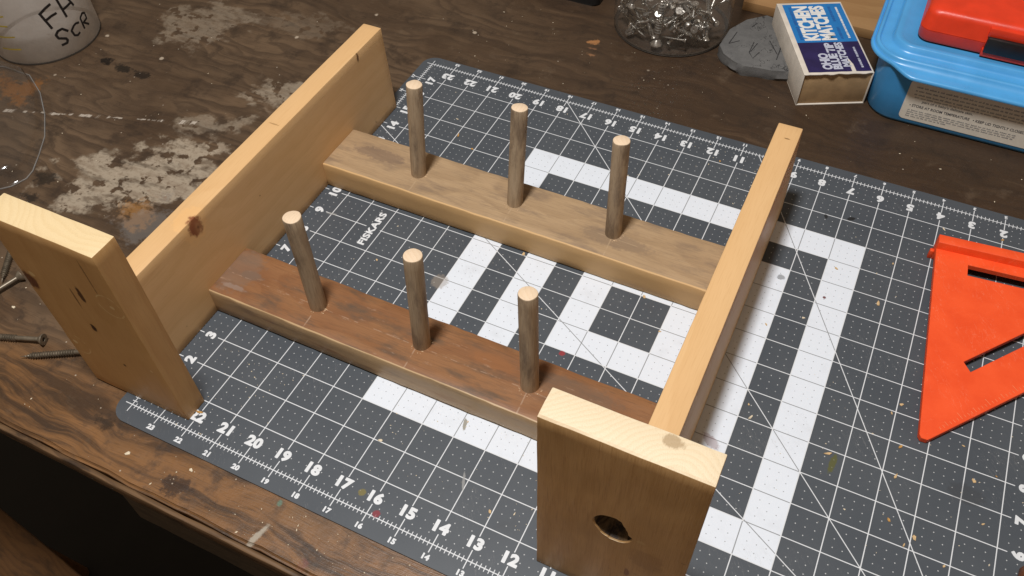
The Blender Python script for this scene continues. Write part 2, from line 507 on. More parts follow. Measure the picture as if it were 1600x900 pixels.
    spot(15.55, 5.9, .32, (.20, .07, .06), .45, .16, -.6)
    spot(17.25, 12.33, .055, (.12, .01, .01), .9)
    spot(15.8, 12.6, .12, (.10, .10, .105), .6)
    spot(22.1, 7.2, .5, (.04, .04, .042), .35, .3)
    spot(1.0, 9.0, .2, (.28, .27, .25), .5, .05, .2)
    spot(9.1, 3.5, .06, (.22, .19, .12), .8, .2, .3)
    spot(9.9, 1.9, .04, (.32, .32, .31), .7, .3, .4)
    k.set('Base Color', col)
    k.set('Roughness', n1 * .25 + .36)
    k.bump(n2 * .4 + k.noise(x, y, z, 40, 2) * .6, .12, .01)
    return k.mat

VINYL = mat_material()
INK = plain('mat_white_ink', (.70, .72, .74), .5, var=.06, vs=4)
cmat = tag(empty('cutting_mat', (0, 0, 0)), 'dark grey self-healing cutting mat with white inch grid under the rack', 'cutting mat')
bm = prism(rrect(-.43, 24.45, -.56, 18.47, .55, 10), TZ + .004, 0)
ed = [e for e in bm.edges if all(abs(v.co.z) < 1e-5 for v in e.verts)]
bmesh.ops.bevel(bm, geom=ed, offset=.012, segments=2, affect='EDGES')
link('mat_sheet', from_bm(bm, True, 30), VINYL, cmat)
H = .0025
def heavy(txt, h, rho, bold=.03, sx=1.0, wid=None):
    """heavy lettering of height h: the outline fattened by rho (in letter heights)"""
    me = text_me(txt, .4, bold, 1.06).copy()
    ys = [v.co.y for v in me.vertices]; q = h * (1 - 2 * rho) * S / (max(ys) - min(ys))
    for v in me.vertices: v.co.x *= q * sx; v.co.y *= q
    if wid:
        w = max(v.co.x for v in me.vertices) * 2; f_ = (wid * S - 2 * rho * h * S) / w
        for v in me.vertices: v.co.x *= f_
    bm = bmesh.new(); out = bpy.data.meshes.new('m')
    for i in range(9):
        n0 = len(bm.verts); bm.from_mesh(me); bm.verts.ensure_lookup_table()
        d_ = (0, 0) if i == 8 else (math.cos(i * math.pi / 4) * rho * h * S, math.sin(i * math.pi / 4) * rho * h * S)
        for v in bm.verts[n0:]: v.co.x += d_[0]; v.co.y += d_[1]; v.co.z += i * 8e-6
    bm.to_mesh(out); bm.free(); return out
_nm = {}
def num(n, x, y, rot, h):
    """a printed number of letter height h"""
    if (n, h) not in _nm: _nm[(n, h)] = heavy(str(n), h, .040, .032, 1.12)
    link('printed_number', _nm[(n, h)], INK, cmat, (x, y, H), (0, 0, math.radians(rot)))
for n in range(1, 24):
    u = 24 - n
    num(n, u, .50, 0, .345); num(n, u, -.365, 0, .165)
    num(n, u, 17.50, 180, .345); num(n, u, 18.33, 180, .14)
for n in range(1, 18):
    num(n, .50, n, 90, .345); num(n, 23.5, n, 90, .345)
    num(n, -.31, n, 90, .14)
    if n > 2: num(n, 24.33, n, 90, .14)
link('printed_logo', heavy('FISKARS', .27, .035, .02, 1.0, 1.6), INK, cmat, (2.66, 8.98, H), (0, 0, math.radians(90)))
link('printed_logo', text_me('o', .09, .01), INK, cmat, (2.52, 9.84, H), (0, 0, math.radians(90)))

# ------------------------------------------------------------------ the rack
PL, PM, PD = (.70, .445, .215), (.62, .37, .160), (.46, .25, .095)
KN = (.20, .055, .018)
END = (.74, .57, .34)
rack = tag(empty('wooden_peg_rack', (7.1, 8.0, 0)), 'unfinished pine rack with six upright dowel pegs standing on the cutting mat', 'rack')
def at(x, y, z): return (x - 7.1, y - 8.0, z)

# left side board: centre (-.36, 8, 1.75); local coords = world - centre
lb_spots = [((.2, -3.58, 1.62), (.5, .58, .72), (.78, .46, .19), .6), ((.34, -3.54, 1.48), (.28, .29, .38), KN, .95), ((.40, -3.45, 1.36), (.1, .10, .14), (.09, .02, .008), .7),
            ((.38, 5.35, 1.62), (.12, .09, .35), (.10, .04, .012), .9),
            ((.38, 5.55, -1.42), (.06, .07, .12), (.03, .012, .005), 1.0),
            ((.38, -2.5, 1.3), (.05, .03, .03), (.12, .05, .02), .9), ((.38, -5.33, -1.15), (.05, .035, .04), (.14, .06, .02), .9), ((.38, -.9, .4), (.05, .03, .03), (.14, .06, .02), .8),
            ((-.05, .98, 1.75), (.2, .03, .04), (.26, .14, .05), .6)]
M_LB = wood('pine_left_side', 1, PL, PM, PD, seed=1.3, pith=(-2.5, 6), freq=1.6, spots=lb_spots, end=END, rough=.48, fibre=.3, ringamt=.35)
link('side_board', board_me((.74, 14.0, 3.5), .035, .35, .007, 1, lambda c: (-.045 * c.z, 0, 0)), M_LB, rack, at(-.36, 7.99, 1.75))
rb_spots = [((0, 6.4, 1.75), (.11, .028, .05), (.16, .08, .03), .8), ((.39, -2.7, 1.4), (.05, .28, .05), (.04, .02, .01), .9)]
M_RB = wood('pine_right_side', 1, PL, PM, PD, seed=4.7, pith=(2.8, 7), freq=1.8, spots=rb_spots, end=END, rough=.48, fibre=.28, ringamt=.35)
link('side_board', board_me((.77, 14.15, 3.5), .035, .35, .007, 2, lambda c: (-.03 * c.z, 0, 0)), M_RB, rack, at(14.62, 8.56, 1.75))

# end boards
ll = (.12, .63, 3.5)
def L_(x, z, y=-.37): return (x - ll[0], y, z - 3.5)
ll_spots = [(L_(-1.45, 4.62), (.28, .2, .34), (.10, .022, .006), .95), (L_(-1.2, 4.98), (.12, .06, .1), (.80, .60, .30), .7),
            (L_(.43, 4.95), (.085, .1, .36), (.07, .026, .008), .95), (L_(.12, 4.72), (.035, .1, .42), (.10, .04, .012), .8),
            (L_(.05, 3.40), (.10, .1, .17), (.04, .014, .005), 1.0), (L_(1.49, 2.27), (.05, .1, .06), (.75, .55, .28), .8),
            (L_(.38, 1.89), (.05, .1, .06), (.06, .03, .01), .9), (L_(1.2, 6.0), (.028, .1, .7), (.14, .07, .025), .7),
            (L_(1.46, 4.98), (.08, .1, .07), (.80, .60, .32), .7), (L_(-1.36, 2.0), (.09, .1, .08), (.80, .62, .34), .8)]
def rings_on_leg(k, P, N, col):
    """two round scribe marks"""
    for cx, cz, r in ((L_(1.40, 0)[0], 1.50, .40), (L_(-1.30, 0)[0], -1.55, .42)):
        q = (((P[0] - cx) * (P[0] - cx) + (P[2] - cz) * (P[2] - cz)).sqrt() - r).abs()
        n = k.noise(P[0], P[1], P[2], 3, 3)
        col = k.mix(q.sst(.028, .012) * n.sst(.42, .56) * P[1].lt(-.3) * .75, col, (.74, .54, .27))
    return col
M_LL = wood('pine_left_end', 2, (.60, .355, .145), (.52, .285, .105), (.38, .19, .062), seed=2.1, pith=(1.3, 3.0), freq=2.0, ringamt=.4, endring=.18, spots=ll_spots, end=(.70, .54, .31), rough=.48, extra=rings_on_leg, blotch=.5)
link('end_board', board_me((3.47, .74, 7.0), .03, .35, .011, 5), M_LL, rack, at(*ll))

rl = (14.36, 1.10, 3.5)
def R_(x, z, y=-.37): return (x - rl[0], y, z - 3.5)
rl_spots = [(R_(15.25, 2.75), (.40, .2, .5), (.26, .13, .045), .45), (R_(14.87, 1.73), (.07, .1, .2), (.16, .05, .025), .6),
            ((.80, .22, 3.5), (.22, .13, .08), (.36, .24, .12), .85), (R_(15.05, 3.55), (.10, .1, .08), (.62, .42, .2), .7)]
def leg_dirt_and_hole(k, P, N, col):
    n = k.noise(P[0] * 2.5, P[1], P[2] * 5, 1.6, 6, .72)
    d = k.noise(P[0], P[1], P[2], .5, 3)
    col = k.mix(P[1].lt(-.3) * n.sst(.58, .72) * (P[0] * .6 + .2 - (P[2] + 1.5).abs() * .5).sst(-.5, .6) * .6, col, (.16, .075, .025))
    col = k.mix(P[1].lt(-.3) * d.sst(.4, .7) * .5, col, (.38, .22, .085))
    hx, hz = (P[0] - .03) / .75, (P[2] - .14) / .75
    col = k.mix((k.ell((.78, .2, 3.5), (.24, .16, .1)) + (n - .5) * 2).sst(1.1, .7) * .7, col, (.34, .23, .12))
    return k.mix(P[1].gt(-.335) * P[1].lt(.34) * (hx * hx + hz * hz).lt(1.0), col, k.mix(n.sst(.4, .6), (.025, .014, .008), (.16, .10, .05)))  # inside of the knot hole coloured dark brown
M_RL = wood('pine_right_end', 2, (.56, .335, .145), (.45, .25, .095), (.33, .165, .058), seed=6.2, pith=(1.2, -2.2), freq=2.6, ringamt=.35, spots=rl_spots, end=(.74, .61, .42), rough=.5, extra=leg_dirt_and_hole, fibre=.6, bumpk=.7)
leg_o = link('end_board', board_me((3.52, .74, 7.0), .025, .35, .014, 9), M_RL, rack, at(*rl))
# knot hole with a lip: cut into the face
hole = [(13.95, 3.64), (13.98, 3.86), (14.14, 4.07), (14.37, 4.15), (14.55, 4.1), (14.68, 3.84), (14.76, 3.66), (14.85, 3.48), (14.71, 3.22), (14.51, 3.12), (14.3, 3.15), (14.1, 3.3)]
hp0 = [(x - rl[0], z - rl[2]) for x, z in hole]
hp = []
for i in range(len(hp0)):
    p0, p1, p2, p3 = [hp0[(i + j) % len(hp0)] for j in (-1, 0, 1, 2)]
    for t in (0, .25, .5, .75):
        q = [.5 * (2 * p1[w] + (p2[w] - p0[w]) * t + (2 * p0[w] - 5 * p1[w] + 4 * p2[w] - p3[w]) * t * t + (3 * p1[w] - p0[w] - 3 * p2[w] + p3[w]) * t ** 3) for w in (0, 1)]
        nz = mnoise.noise(Vector((q[0] * 9, q[1] * 9, 2))) * .022
        hp.append((q[0] + nz, q[1] + nz))
cx_, cz_ = sum(p[0] for p in hp) / len(hp), sum(p[1] for p in hp) / len(hp)
rings = []
for yy, s_, dz in ((-.6, 1.10, 0), (-.36, 1.02, 0), (-.33, .96, .0), (-.24, .92, .015), (-.05, .84, .05), (.22, .7, .12)):
    rings.append([(cx_ + (a - cx_) * s_, yy, cz_ + (b - cz_) * s_ + dz) for a, b in hp])
cutm = from_bm(loft(rings)); cutm.materials.append(M_RL)
cut = bpy.data.objects.new('cut', cutm); COL.objects.link(cut)
cut.location = (leg_o.location[0] + rack.location[0], leg_o.location[1] + rack.location[1], leg_o.location[2])
md = leg_o.modifiers.new('b', 'BOOLEAN'); md.operation = 'DIFFERENCE'; md.object = cut; md.solver = 'EXACT'
dg = bpy.context.evaluated_depsgraph_get(); dg.update()
nm = bpy.data.meshes.new_from_object(leg_o.evaluated_get(dg), depsgraph=dg)
leg_o.modifiers.clear(); leg_o.data = nm
bpy.data.objects.remove(cut)

# rails
def rail_marks(us, light):
    def f(k, P, N, col):
        n = k.noise(P[0], P[1], P[2], 4, 3)
        top = P[2].gt(.46)
        for u in us:
            col = k.mix((P[0] - u + (P[1] * .04)).abs().sst(.028, .010) * n.sst(.40, .55) * P[1].lt(.35) * top * .6, col, light)
        col = k.mix((P[1] + .12 + P[0] * .006).abs().sst(.022, .008) * n.sst(.45, .6) * top * .5, col, light)
        w = k.noise(P[0] * .8, P[1] * 3, P[2] * 3, 2.2, 6, .7)
        col = k.mix(w.sst(.60, .72) * .45, col, light)
        return col
    return f
fr_spots = [((-6.6, .1, .5), (.75, .9, .3), (.20, .135, .095), .6), ((2.2, .3, .5), (.8, .25, .1), (.30, .12, .04), .5), ((4.6, .35, .5), (1.6, .4, .1), (.15, .095, .06), .5), ((-6.1, .05, .5), (.42, .2, .12), (.16, .11, .08), .6), ((-6.35, -.55, .5), (.5, .1, .1), (.30, .23, .19), .5), ((-5.8, -.95, .25), (.55, .08, .22), (.10, .05, .025), .7)]
M_FR = wood('red_brown_rail', 0, (.275, .130, .055), (.200, .082, .032), (.095, .045, .022), seed=3.4, pith=(.6, 1.8), freq=3.2, spots=fr_spots, end=(.5, .35, .18), rough=.46,
            fibre=.55, ringamt=.5, blotch=.55, dirt=(.105, .070, .046), dirtamt=.9,
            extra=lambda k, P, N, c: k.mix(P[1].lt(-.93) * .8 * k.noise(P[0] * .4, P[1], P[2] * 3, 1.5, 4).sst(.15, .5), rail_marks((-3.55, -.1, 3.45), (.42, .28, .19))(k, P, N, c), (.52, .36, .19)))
M_BR = wood('grey_brown_rail', 0, (.42, .285, .162), (.31, .202, .110), (.15, .096, .056), seed=7.7, pith=(.5, 1.6), freq=3.0,
            spots=[((-5.4, .2, .5), (1.1, .3, .2), (.15, .10, .075), .55), ((3.6, -.2, .5), (1.3, .35, .12), (.20, .14, .095), .5)], end=(.5, .35, .18), rough=.55,
            fibre=.5, ringamt=.45, blotch=.45, dirt=(.17, .12, .085), dirtamt=.6,
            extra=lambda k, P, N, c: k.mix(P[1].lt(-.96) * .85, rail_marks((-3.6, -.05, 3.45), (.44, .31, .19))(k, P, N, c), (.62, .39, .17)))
def rail_bend(c): return (0, 0, .012 * math.sin(c.x * .9) if c.z > 0 else 0)
fr = link('cross_rail', board_me((14.05, 1.96, 1.0), .065, .28, .026, 12, rail_bend), M_FR, rack, at(7.07, 4.83, .525))
tag(fr, 'dark reddish brown front rail')
br = link('cross_rail', board_me((14.05, 2.05, 1.0), .06, .28, .018, 14, rail_bend), M_BR, rack, at(7.07, 11.17, .525))
tag(br, 'lighter grey brown back rail')

# dowels: base and top centres
DW = [((3.39, 11.10), (3.50, 11.36), 4.62), ((7.02, 11.17), (7.02, 11.66), 4.66), ((10.50, 11.22), (10.40, 11.47), 4.68),
      ((3.52, 4.77), (3.44, 4.87), 4.70), ((7.06, 4.83), (7.10, 5.03), 4.68), ((10.52, 4.83), (10.35, 5.13), 4.68)]
for i, (b, t, zt) in enumerate(DW):
    M_DW = wood('dowel_wood_%d' % i, 2, (.450, .345, .230), (.355, .260, .165), (.190, .133, .083), seed=1.7 * i + .4, pith=(.9, .5), freq=4,
                end=(.74, .57, .40), rough=.6, fibre=.75, ringamt=.4, blotch=.5, dirt=(.17, .122, .082), dirtamt=.9, bumpk=.5, endring=.2)
    h = zt - .8; r = .262
    prof = [(r, 0), (r, .25)] + [(r * (1 + .012 * mnoise.noise(Vector((i, q * 2.2, 0)))), q) for q in [x * .25 for x in range(2, int(h / .25))]] + [(r, h - .035), (r * .97, h - .008), (r * .93, h)]
    bm = lathe(prof, 28)
    for v in bm.verts:
        a = math.atan2(v.co.y, v.co.x)
        s_ = 1 + .02 * mnoise.noise(Vector((math.cos(a) * 1.5 + i * 3, math.sin(a) * 1.5, v.co.z * .5)))
        v.co.x *= s_; v.co.y *= s_
        if v.co.z > h - .05: v.co.z += .02 * mnoise.noise(Vector((v.co.x * 4 + i, v.co.y * 4, 1)))
    o = link('dowel', from_bm(bm, True, 45), M_DW, rack, at(b[0], b[1], .8))
    f_ = .2 / (zt - .8)
    ax = Vector((t[0] - b[0], t[1] - b[1], zt - 1.0)).normalized()
    o.rotation_euler = Vector((0, 0, 1)).rotation_difference(ax).to_euler()
    tag(o)

# splintered fibres round each drilled hole
SPL = plain('splinter_wood', (.62, .44, .27), .8, var=.3, vs=9)
for i, (b, t, zt) in enumerate(DW):
    bm = bmesh.new()
    rr = random.Random(i)
    for j in range(26):
        a = rr.uniform(-2.6, .9); d0 = rr.uniform(.27, .36)
        c = Vector((math.cos(a) * d0, math.sin(a) * d0, rr.uniform(0, .03)))
        l = rr.uniform(.015, .06); an = rr.uniform(0, 6.3); dv = Vector((math.cos(an), math.sin(an), rr.uniform(0, .5))) * l
        sd = Vector((-dv.y, dv.x, 0)) * .3; up = Vector((0, 0, .015))
        q = [bm.verts.new(p) for p in (c - dv, c + sd, c + dv, c - sd)]; top = bm.verts.new(c + up)
        for w in range(4): bm.faces.new((q[w], q[(w + 1) % 4], top))
    o = link('splinters', from_bm(bm), SPL, rack, at(b[0], b[1], 1.0)); tag(o, kind='stuff')

# ------------------------------------------------------------------ orange speed square
ORG = M('orange_plastic', .48, .4)
(x, y, z), N = ORG.coords()
n = ORG.noise(x, y, z, 1.3, 4); n2 = ORG.noise(x * 3 + y, y * 20 - x * 9, z * 3, 1, 4, .65)
c = ORG.mix(n.sst(.3, .7), (.82, .078, .016), (.90, .098, .021))
c = ORG.mix(n2.sst(.60, .75) * .22, c, (.92, .20, .09))
sc1 = ORG.noise(x * 2.2 + y * 1.1, y * .5 - x * .35, z, 2.2, 3, .6)
c = ORG.mix((sc1 - .5).abs().sst(.010, .002) * ORG.noise(x, y, z, .8, 3).sst(.45, .62) * .25, c, (.95, .34, .20))
c = ORG.mix(ORG.noise(x, y, z, 14, 3).sst(.68, .80) * .22, c, (.95, .40, .26))
c = ORG.mix(ORG.noise(x, y, z, 5, 6, .7).sst(.62, .78) * .3, c, (.55, .045, .012))
ORG.set('Base Color', c); ORG.set('Roughness', n * .2 + .38)
ORG.bump(ORG.noise(x, y * 12, z, 2, 4, .7) * .5 + ORG.noise(x, y, z, 30, 3) * .5, .25, .02)
ORG = ORG.mat
sq = tag(empty('speed_square', (20.0, 15.35, 0), math.atan2(.0953, .9954)), 'bright orange plastic carpenter triangle square lying on the right of the mat', 'square')
# plate outline with two slots, built as a filled polygon with holes
def filled(outer, holes, z0, z1):
    bm = bmesh.new(); loops = []
    for lp in [outer] + holes:
        vs = [bm.verts.new((px, py, z1)) for px, py in lp]
        es = [bm.edges.new((vs[i], vs[(i + 1) % len(vs)])) for i in range(len(vs))]
        loops.append(vs)
    bmesh.ops.triangle_fill(bm, use_beauty=True, edges=bm.edges[:])
    top = bm.faces[:]
    r = bmesh.ops.extrude_face_region(bm, geom=top)
    for v in [g for g in r['geom'] if isinstance(g, bmesh.types.BMVert)]: v.co.z = z0
    return bm
outer = [(0, .1), (0, -6.98), (.06, -7.09), (.22, -7.10), (.30, -7.03), (7.1, -.22), (7.1, .1)]
s1 = [(.98, -.36), (.98, -.80), (5.6, -.80), (5.6, -.36)]
s2 = [(1.02, -4.16), (1.22, -4.46), (4.5, -1.15), (4.2, -.98)]
bm = filled(outer, [s1, s2], 0, .19)
bmesh.ops.bevel(bm, geom=[e for e in bm.edges if len(e.link_faces) == 2 and e.calc_face_angle(0) > 1.0], offset=.012, segments=1, affect='EDGES')
tilt = math.atan2(.30, 7.1)
link('plate', from_bm(bm, True, 30), ORG, sq, (0, 0, .315), (tilt, 0, 0))
bm = box_bm((-.02, .02, 0), (7.12, .40, .80), .03)
link('fence', from_bm(bm, True, 30), ORG, sq)
bm = box_bm((-.13, .03, .0), (-.015, .17, .34), .02)
link('fence_foot', from_bm(bm, True, 30), ORG, sq)
ORD = plain('orange_moulded_marks', (.93, .22, .09), .45)
bm = bmesh.new()
for i in range(2, 48):
    t = i / 8.0
    l = .22 if i % 8 == 0 else (.15 if i % 4 == 0 else .09)
    p0 = Vector((.42 + t * .707 - .05, -6.95 + t * .707 + .12, .193)); dr = Vector((-.707, .707, 0))
    ribbon(bm, [p0, p0 + dr * l], .016, lambda p: (0, 0, 1))
link('graduations', from_bm(bm), ORD, sq, (0, 0, .315), (tilt, 0, 0))

# ------------------------------------------------------------------ matchbox
WHT = plain('matchbox_card_white', (.66, .60, .52), .7, var=.10, vs=1.5)
BRN = plain('matchbox_tray_card', (.40, .26, .13), .85, var=.15, vs=2, bump=.15)
BLU = plain('matchbox_print_blue', (.012, .175, .48), .5, var=.06)
NAV = plain('matchbox_print_navy', (.018, .012, .075), .5, var=.2)
LWH = plain('matchbox_print_white', (.74, .74, .72), .55, var=.06)
LLB = plain('matchbox_print_lavender', (.50, .52, .62), .55, var=.06)
DBL = plain('matchbox_print_dark_blue', (.012, .10, .34), .55, var=.06)
mb = tag(empty('matchbox', (14.11, 21.46, TZ), math.radians(26.8)), 'box of kitchen matches with blue and navy top beside the blue tub', 'matchbox')
MW, MD, MH, t_ = 2.62, 4.78, 1.42, .035
for lo, hi in (((0, 0, 0), (MW, MD, t_)), ((0, 0, MH - t_), (MW, MD, MH)), ((0, .004, t_), (t_, MD - .004, MH - t_)), ((MW - t_, .004, t_), (MW, MD - .004, MH - t_))):
    bm = box_bm(lo, hi, .008)
    if hi[2] == MH and lo[2] > 1:
        for i in range(1, 24): bmesh.ops.bisect_plane(bm, geom=bm.verts[:] + bm.edges[:] + bm.faces[:], plane_co=(MW * i / 24, 0, 0), plane_no=(1, 0, 0))
        for v in bm.verts:
            if v.co.y < .1: v.co.z += .02 * mnoise.noise(Vector((v.co.x * 2.4, 3, 0))); v.co.y += .05 * mnoise.noise(Vector((v.co.x * 3.4, 8, 0)))
    link('sleeve_panel', from_bm(bm, True, 30), WHT, mb)
bm = box_bm((.045, .07, .042), (MW - .045, MD - .05, MH - .05), .01)
link('tray', from_bm(bm, True, 30), BRN, mb)
def pr_rect(name, x0, x1, y0, y1, zz, mat): link(name, from_bm(prism([(x0, y0), (x1, y0), (x1, y1), (x0, y1)], zz - .002, zz)), mat, mb)
TP = MH + .006
pr_rect('printed_panel', .20, MW - .06, 2.02, MD - .12, TP, BLU)
pr_rect('printed_panel', .20, MW - .06, .13, 2.016, TP, NAV)
T2 = TP + .003
def mtext(s, x, y0, y1, size, mat, bold=.04, shear=0.0):
    me = text_me(s, size, bold, .93, shear)
    w = (max(v.co.x for v in me.vertices) - min(v.co.x for v in me.vertices)) / S
    o = link('printed_word', me, mat, mb, (x, (y0 + y1) / 2, T2), (0, 0, math.radians(90)))
    o.scale = ((y1 - y0) / w, 1, 1)
mtext('KITCHEN', .85, 2.14, 4.52, .80, LWH, .05)
mtext('MATCHES', 1.50, 2.14, 4.52, .76, LWH, .05)
mtext('OHIO', .98, .28, 1.30, .48, LLB, .05)
mtext('BLUE TIP', 1.36, .28, 1.96, .44, LLB, .05)
mtext('MATCHES', 1.74, .42, 1.98, .40, LLB, .05)
def dashes(name, x, y0, y1, w, mat, seed):
    r = random.Random(seed); bm = bmesh.new(); y = y0
    while y < y1:
        l = r.uniform(.03, .09); y2 = min(y1, y + l)
        vs = [bm.verts.new(p) for p in ((x - w / 2, y, T2), (x + w / 2 * r.uniform(.6, 1), y, T2), (x + w / 2, y2, T2), (x - w / 2 * r.uniform(.6, 1), y2, T2))]
        bm.faces.new(vs); y = y2 + r.uniform(.012, .03)
    link(name, from_bm(bm), mat, mb)
dashes('printed_small_line', .44, 2.2, 3.1, .13, DBL, 1); dashes('printed_small_line', .44, 3.2, 4.45, .13, DBL, 2)
dashes('printed_small_line', 2.02, 2.2, 3.0, .12, DBL, 3); dashes('printed_small_line', 2.02, 3.4, 4.45, .12, DBL, 4)
dashes('printed_small_line', 2.30, 2.25, 4.4, .09, LWH, 5)
dashes('printed_small_line', 2.28, .35, .95, .09, LLB, 6); dashes('printed_small_line', 2.28, 1.02, 1.65, .09, LLB, 7)

# ------------------------------------------------------------------ blue tub with its label
BP = plain('blue_plastic', (.052, .28, .60), .34, .5, var=.08, vs=1.0, bump=.05)
BPL = plain('blue_plastic_lid', (.080, .36, .72), .30, .5, var=.07, vs=1.0, bump=.05)
tub = tag(empty('plastic_tub', (20.5, 25, TZ)), 'blue plastic wipes tub with lid and printed paper label', 'tub')
def tl(r, zz): return [(a - 20.5, b - 25, zz - TZ) for a, b in r]
X0, X1, Y0, Y1 = 16.48, 25.0, 22.02, 28.2
body = [tl(rrect(X0 + .18, X1 - .18, Y0 + .18, Y1 - .18, .95), TZ), tl(rrect(X0 + .05, X1 - .05, Y0 + .05, Y1 - .05, 1.05), TZ + .04), tl(rrect(X0, X1, Y0, Y1, 1.1), TZ + .14),
        tl(rrect(X0 - .05, X1 + .05, Y0 - .05, Y1 + .05, 1.1), 1.2), tl(rrect(X0 - .10, X1 + .10, Y0 - .10, Y1 + .10, 1.1), 2.25)]
link('body', from_bm(loft(body), True, 50), BP, tub)
LX0, LX1, LY0, LY1 = 15.95, 25.5, 21.98, 28.7
def lidring(inset, zz, tabf):
    r = rrect(LX0 + inset, LX1 - inset, LY0 + inset, LY1 - inset, max(.3, 1.35 - inset * .8), 14)
    # denser front edge
    out = []
    n = len(r)
    for i, p in enumerate(r):
        q = r[(i + 1) % n]; out.append(p)
        if math.hypot(p[0] - q[0], p[1] - q[1]) > 2:
            out += [(p[0] + (q[0] - p[0]) * j / 40, p[1] + (q[1] - p[1]) * j / 40) for j in range(1, 40)]
    res = []
    for a, b in out:
        def st(e0, e1, v): v = max(0, min(1, (v - e0) / (e1 - e0))); return v * v * (3 - 2 * v)
        k_ = st(16.75, 17.75, a) * (1 - st(23.6, 24.6, a)) * (1 if b < 24 else 0) * tabf
        res.append((a, b - .46 * k_, zz - .10 * k_))
    return [(a - 20.5, b - 25, c_ - TZ) for a, b, c_ in res]
lid = [lidring(.10, 2.26, 1), lidring(0, 2.24, 1), lidring(-.02, 2.30, 1), lidring(.03, 2.37, 1), lidring(.06, 2.37, .9), lidring(.08, 2.33, .55), lidring(.10, 2.34, .12), lidring(.12, 2.46, .0), lidring(.16, 2.52, 0), lidring(.22, 2.53, 0),
       lidring(.25, 2.51, 0), lidring(.27, 2.45, 0), lidring(.31, 2.43, 0), lidring(.60, 2.47, 0), lidring(.66, 2.54, 0), lidring(.72, 2.69, 0), lidring(.75, 2.71, 0), lidring(.80, 2.72, 0), lidring(.95, 2.70, 0), lidring(1.05, 2.66, 0)]
link('lid', from_bm(loft(lid), True, 60), BPL, tub)
LB_ = plain('label_paper', (.80, .75, .65), .6, var=.05)
TX = plain('label_ink', (.10, .10, .11), .6)
TXG = plain('label_ink_pale', (.26, .26, .27), .6)
def fy(zz): return (Y0 - .05 + .05 * (1.2 - zz) / 1.3) if zz < 1.2 else (Y0 - .05 - .05 * (zz - 1.2) / 1.05)
lab = tag(empty('tmp', (0, 0, 0))); bpy.data.objects.remove(lab)
pts = rrect(17.75, 23.8, .20, 1.95, .18, 6)
bm = bmesh.new(); bm.faces.new([bm.verts.new((a - 20.5, fy(b) - 25 - .008, b - TZ)) for a, b in pts])
bmesh.ops.triangulate(bm, faces=bm.faces[:])
label_o = link('label', from_bm(bm), LB_, tub)
sl = math.atan2(.1, 2.3)
def ltext(s, x0, zz, size, mat, bold=.015, wid=None):
    me = text_me(s, size, bold)
    w = (max(v.co.x for v in me.vertices) - min(v.co.x for v in me.vertices)) / S
    k_ = 1 if wid is None else wid / w
    o = link('printed_line', me, mat, label_o, (x0 + w * k_ / 2 - 20.5, fy(zz) - 25 - .016, zz - TZ), (math.radians(90) + sl, 0, 0))
    o.scale = (k_, 1, 1)
ltext('• STORE AT ROOM TEMPERATURE   • KEEP LID TIGHTLY CLOSED', 17.98, .86, .16, TX, .02, 3.95)
ltext("part of a baby's delicate skin.", 18.35, 1.09, .15, TX, .01, 1.75)
def lines(rows, seed):
    r = random.Random(seed); bm = bmesh.new()
    for x0, x1, zz, hh in rows:
        xx = x0
        while xx < x1:
            l = r.uniform(.05, .24); x2 = min(x1, xx + l); cur = xx
            while cur < x2:                                        # letter-sized strokes
                g = r.uniform(.018, .032); h2 = hh * r.uniform(.6, 1)
                vs = [bm.verts.new((a - 20.5, fy(b) - 25 - .014, b - TZ)) for a, b in ((cur, zz), (min(cur + g, x2), zz), (min(cur + g, x2), zz + h2), (cur, zz + h2))]
                bm.faces.new(vs); cur += g + .011
            xx = x2 + .05
    link('printed_fine_print', from_bm(bm), TXG, label_o)
lines([(18.0, 22.9, 1.32, .075), (18.0, 22.7, 1.48, .075), (18.0, 22.9, 1.64, .075), (18.05, 22.2, 1.20, .06), (17.98, 21.7, .62, .055), (17.98, 21.7, .53, .055), (17.98, 21.7, .44, .055), (17.98, 19.4, .35, .055),
       (22.15, 23.6, .66, .07), (22.15, 23.6, .54, .055), (22.15, 23.6, .44, .055), (22.15, 23.6, .35, .055)], 3)

# ------------------------------------------------------------------ red case on the tub
RED = plain('red_plastic', (.74, .045, .013), .34, .5, var=.10, vs=1.4, bump=.22, bs=45)
BLK = plain('black_plastic', (.010, .010, .010), .4, .5, var=.2)
case = tag(empty('tool_case', (20.2, 25.2, 2.705)), 'red plastic tool case with black latch on top of the blue tub', 'case')
def crr(i, zz, r=.42): return [(a - 20.2, b - 25.2, zz - 2.705) for a, b in rrect(17.38 + i, 23.4 - i, 23.2 + i, 27.4 - i, r, 8)]
link('case_base', from_bm(loft([crr(.12, 2.705), crr(.03, 2.74), crr(0, 2.82), crr(-.02, 3.18)]), True, 40), RED, case)
link('case_lid', from_bm(loft([crr(-.02, 3.20), crr(-.01, 3.22), crr(.04, 3.72, .45), crr(.09, 3.86, .45), crr(.20, 3.94, .5), crr(.34, 3.96, .5)]), True, 40), RED, case)
bm = box_bm((19.56 - 20.2, 23.06 - 25.2, .02), (21.9 - 20.2, 23.4 - 25.2, .30), .03)
link('latch_seat', from_bm(bm, True, 30), RED, case)
bm = box_bm((19.60 - 20.2, 22.99 - 25.2, .20), (21.8 - 20.2, 23.3 - 25.2, .78), .05)
link('latch', from_bm(bm, True, 30), BLK, case)
bm = box_bm((19.56 - 20.2, 23.12 - 25.2, .76), (21.9 - 20.2, 23.5 - 25.2, 1.10), .04)
link('latch_hood', from_bm(bm, True, 30), RED, case)

